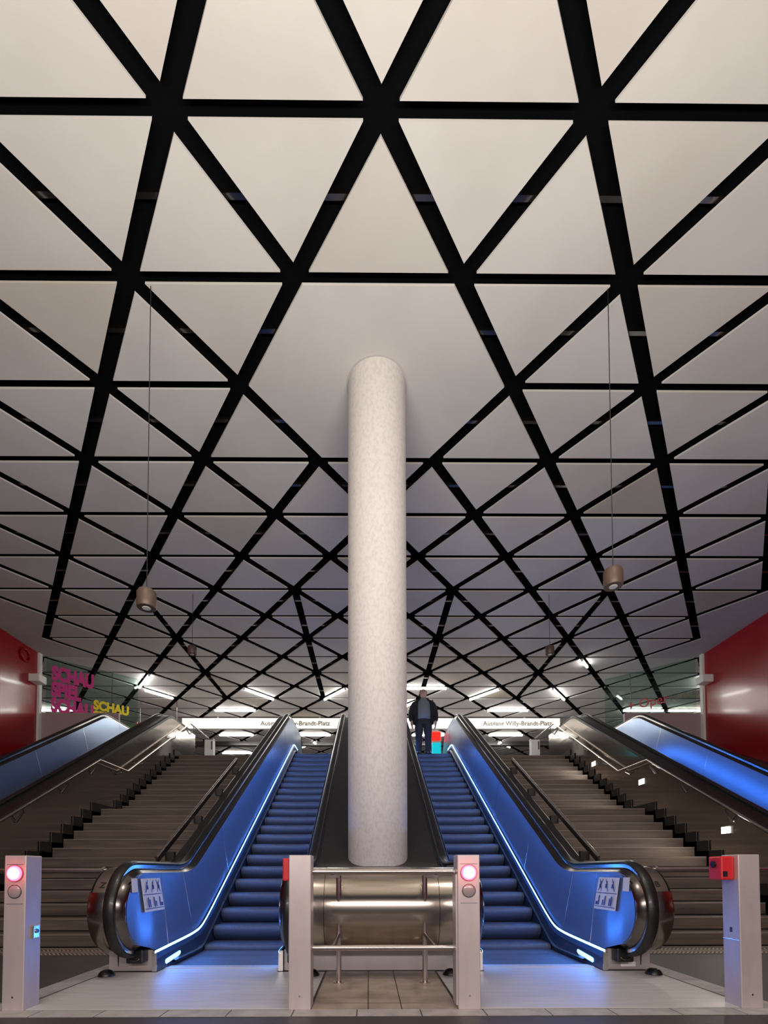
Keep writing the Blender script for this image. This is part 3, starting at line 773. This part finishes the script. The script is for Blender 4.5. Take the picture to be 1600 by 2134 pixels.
# ------------------------------------------------------------------ the man at the top of the right central escalator
def skin(name, verts, edges, m, parent=None, levels=2, root=0):
    me = bpy.data.meshes.new(name); me.from_pydata([v[0] for v in verts], edges, []); me.update()
    o = bpy.data.objects.new(name, me); COL.objects.link(o)
    md = o.modifiers.new('skin', 'SKIN'); md.use_smooth_shade = True
    for i, v in enumerate(verts):
        sv = me.skin_vertices[0].data[i]; r = v[1]; sv.radius = r if isinstance(r, tuple) else (r, r); sv.use_root = (i == root)
    ms = o.modifiers.new('sub', 'SUBSURF'); ms.levels = levels; ms.render_levels = levels
    dg = bpy.context.evaluated_depsgraph_get(); dg.update()
    nm = bpy.data.meshes.new_from_object(o.evaluated_get(dg)); o.modifiers.clear(); o.data = nm; bpy.data.meshes.remove(me)
    nm.name = name; nm.materials.clear(); nm.materials.append(m); nm.shade_smooth()
    if parent: o.parent = parent
    return o
def loft(name, rings, m, parent, arc=(0, 360), n=28, close=True, solid=0):
    """rings: (cx, cy, z, rx, ry); an arc of less than 360 leaves an opening"""
    rows = []
    for cx, cy, z, rx, ry in rings:
        rows.append([(cx + rx * math.cos(R(arc[0] + (arc[1] - arc[0]) * k / n)), cy + ry * math.sin(R(arc[0] + (arc[1] - arc[0]) * k / n)), z) for k in range(n + 1)])
    mb = MB().grid(rows)
    if arc[1] - arc[0] == 360: bmesh.ops.remove_doubles(mb.b, verts=mb.b.verts, dist=.0005)
    if close:
        mb.b.edges.ensure_lookup_table()
        bmesh.ops.holes_fill(mb.b, edges=[e for e in mb.b.edges if e.is_boundary], sides=0)
    return mb.build(name, m, parent, smooth=True, solid=solid)
man = empty('person', (1.435, 13.62, 4.272)); man.scale = (1.13, 1.1, 1.055)
tag(man, 'bald stout person in open dark jacket, grey shirt and dark trousers, standing arms down', 'person')
V = []; E_ = []
def add(p, r, par=None):
    V.append((p, r)); i = len(V) - 1
    if par is not None: E_.append((par, i))
    return i
pel = add((0, 0, .98), (.17, .12)); sp1 = add((0, -.01, 1.15), (.17, .13), pel); ch = add((0, 0, 1.36), (.18, .115), sp1)
nk = add((0, 0, 1.52), .065, ch); hd0 = add((0, -.015, 1.60), (.068, .075), nk); hd = add((0, -.01, 1.69), (.082, .098), hd0); ht = add((0, 0, 1.775), (.066, .080), hd)
for s in (-1, 1):
    sh = add((s * .19, 0, 1.43), .07, ch); el = add((s * .29, .03, 1.14), .045, sh); wr = add((s * .30, -.05, .89), .030, el)
    pm = add((s * .295, -.06, .82), (.022, .038), wr); p2_ = add((s * .292, -.065, .785), (.017, .04), pm)
    for i, (dy, l) in enumerate(((-.03, .066), (-.010, .076), (.010, .072), (.028, .056))):
        f0 = add((s * .290, -.065 + dy, .752), .0095, p2_); f1 = add((s * .284, -.065 + dy, .752 - l * .5), .0212, f0); add((s * .274, -.062 + dy, .752 - l), .0075, f1)
    t0 = add((s * .283, -.105, .80), .0105, pm); add((s * .274, -.122, .768), .009, t0)
    hp_ = add((s * .10, 0, .90), .095, pel); kn = add((s * .115, -.02, .50), .06, hp_); an = add((s * .125, .01, .09), .042, kn); add((s * .135, -.12, .035), (.036, .028), an)
body = skin('body', V, E_, MT['skin'], man, 2)
# face
hd_ = MB()
for s in (-1, 1):
    MB().lathe([(.004, -.010), (.011, -.007), (.013, 0), (.011, .007), (.004, .010)], s * .030, -.098, 12).build('eye', MT['inkblack'], man).location = (0, 0, 1.700)
    MB().lathe([(.006, -.028), (.014, -.015), (.016, .005), (.012, .024), (.004, .03)], s * .088, .005, 12).build('ear', MT['skin'], man, smooth=True).location = (0, 0, 1.685)
MB().faces([(-.012, -.10, 1.665), (.012, -.10, 1.665), (0, -.128, 1.668), (0, -.104, 1.71)], [(0, 1, 2), (0, 2, 3), (1, 3, 2), (0, 3, 1)]).build('nose', MT['skin'], man)
MB().box(-.024, .024, -.101, -.093, 1.636, 1.642).build('mouth', MT['hair'], man)
loft('hair', [(0, .035, 1.62, .085, .075), (0, .03, 1.68, .093, .085), (0, .03, 1.74, .088, .082), (0, .03, 1.765, .074, .072)], MT['hair'], man, (0, 180), 20, False, .008)
loft('shirt', [(0, -.015, .93, .205, .175), (0, -.03, 1.03, .215, .205), (0, -.03, 1.16, .21, .20), (0, -.01, 1.32, .205, .16), (0, 0, 1.44, .17, .115), (0, 0, 1.50, .085, .08), (0, 0, 1.535, .075, .075)], MT['shirt'], man)
tr = loft('trousers', [(0, 0, .80, .205, .14), (0, 0, .92, .215, .17), (0, -.02, 1.02, .217, .205)], MT['pants'], man)
for s in (-1, 1):
    loft('trouser_leg', [(s * .125, -.02, .035, .072, .088), (s * .122, 0, .12, .074, .08), (s * .115, -.01, .50, .088, .092), (s * .108, 0, .74, .108, .118), (s * .10, 0, .86, .110, .135)], MT['pants'], tr)
    loft('shoe', [(s * .135, -.06, .0, .052, .150), (s * .135, -.06, .035, .052, .148), (s * .135, -.04, .07, .046, .11), (s * .13, -.01, .10, .04, .06)], MT['shoe'], man)
jk = loft('jacket', [(0, 0, .84, .255, .19), (0, 0, .95, .27, .215), (0, -.01, 1.10, .265, .225), (0, 0, 1.30, .255, .19), (0, 0, 1.42, .232, .145), (0, 0, 1.475, .16, .12), (0, 0, 1.52, .10, .095)], MT['jacket'], man, (-53, 233), 36, False, .018)
for s in (-1, 1):
    skin('sleeve', [((s * .175, 0, 1.425), .092), ((s * .25, .01, 1.33), .088), ((s * .305, .03, 1.14), .075), ((s * .315, -.01, 1.00), .066), ((s * .305, -.05, .885), .052)], [(0, 1), (1, 2), (2, 3), (3, 4)], MT['jacket'], jk, 2)
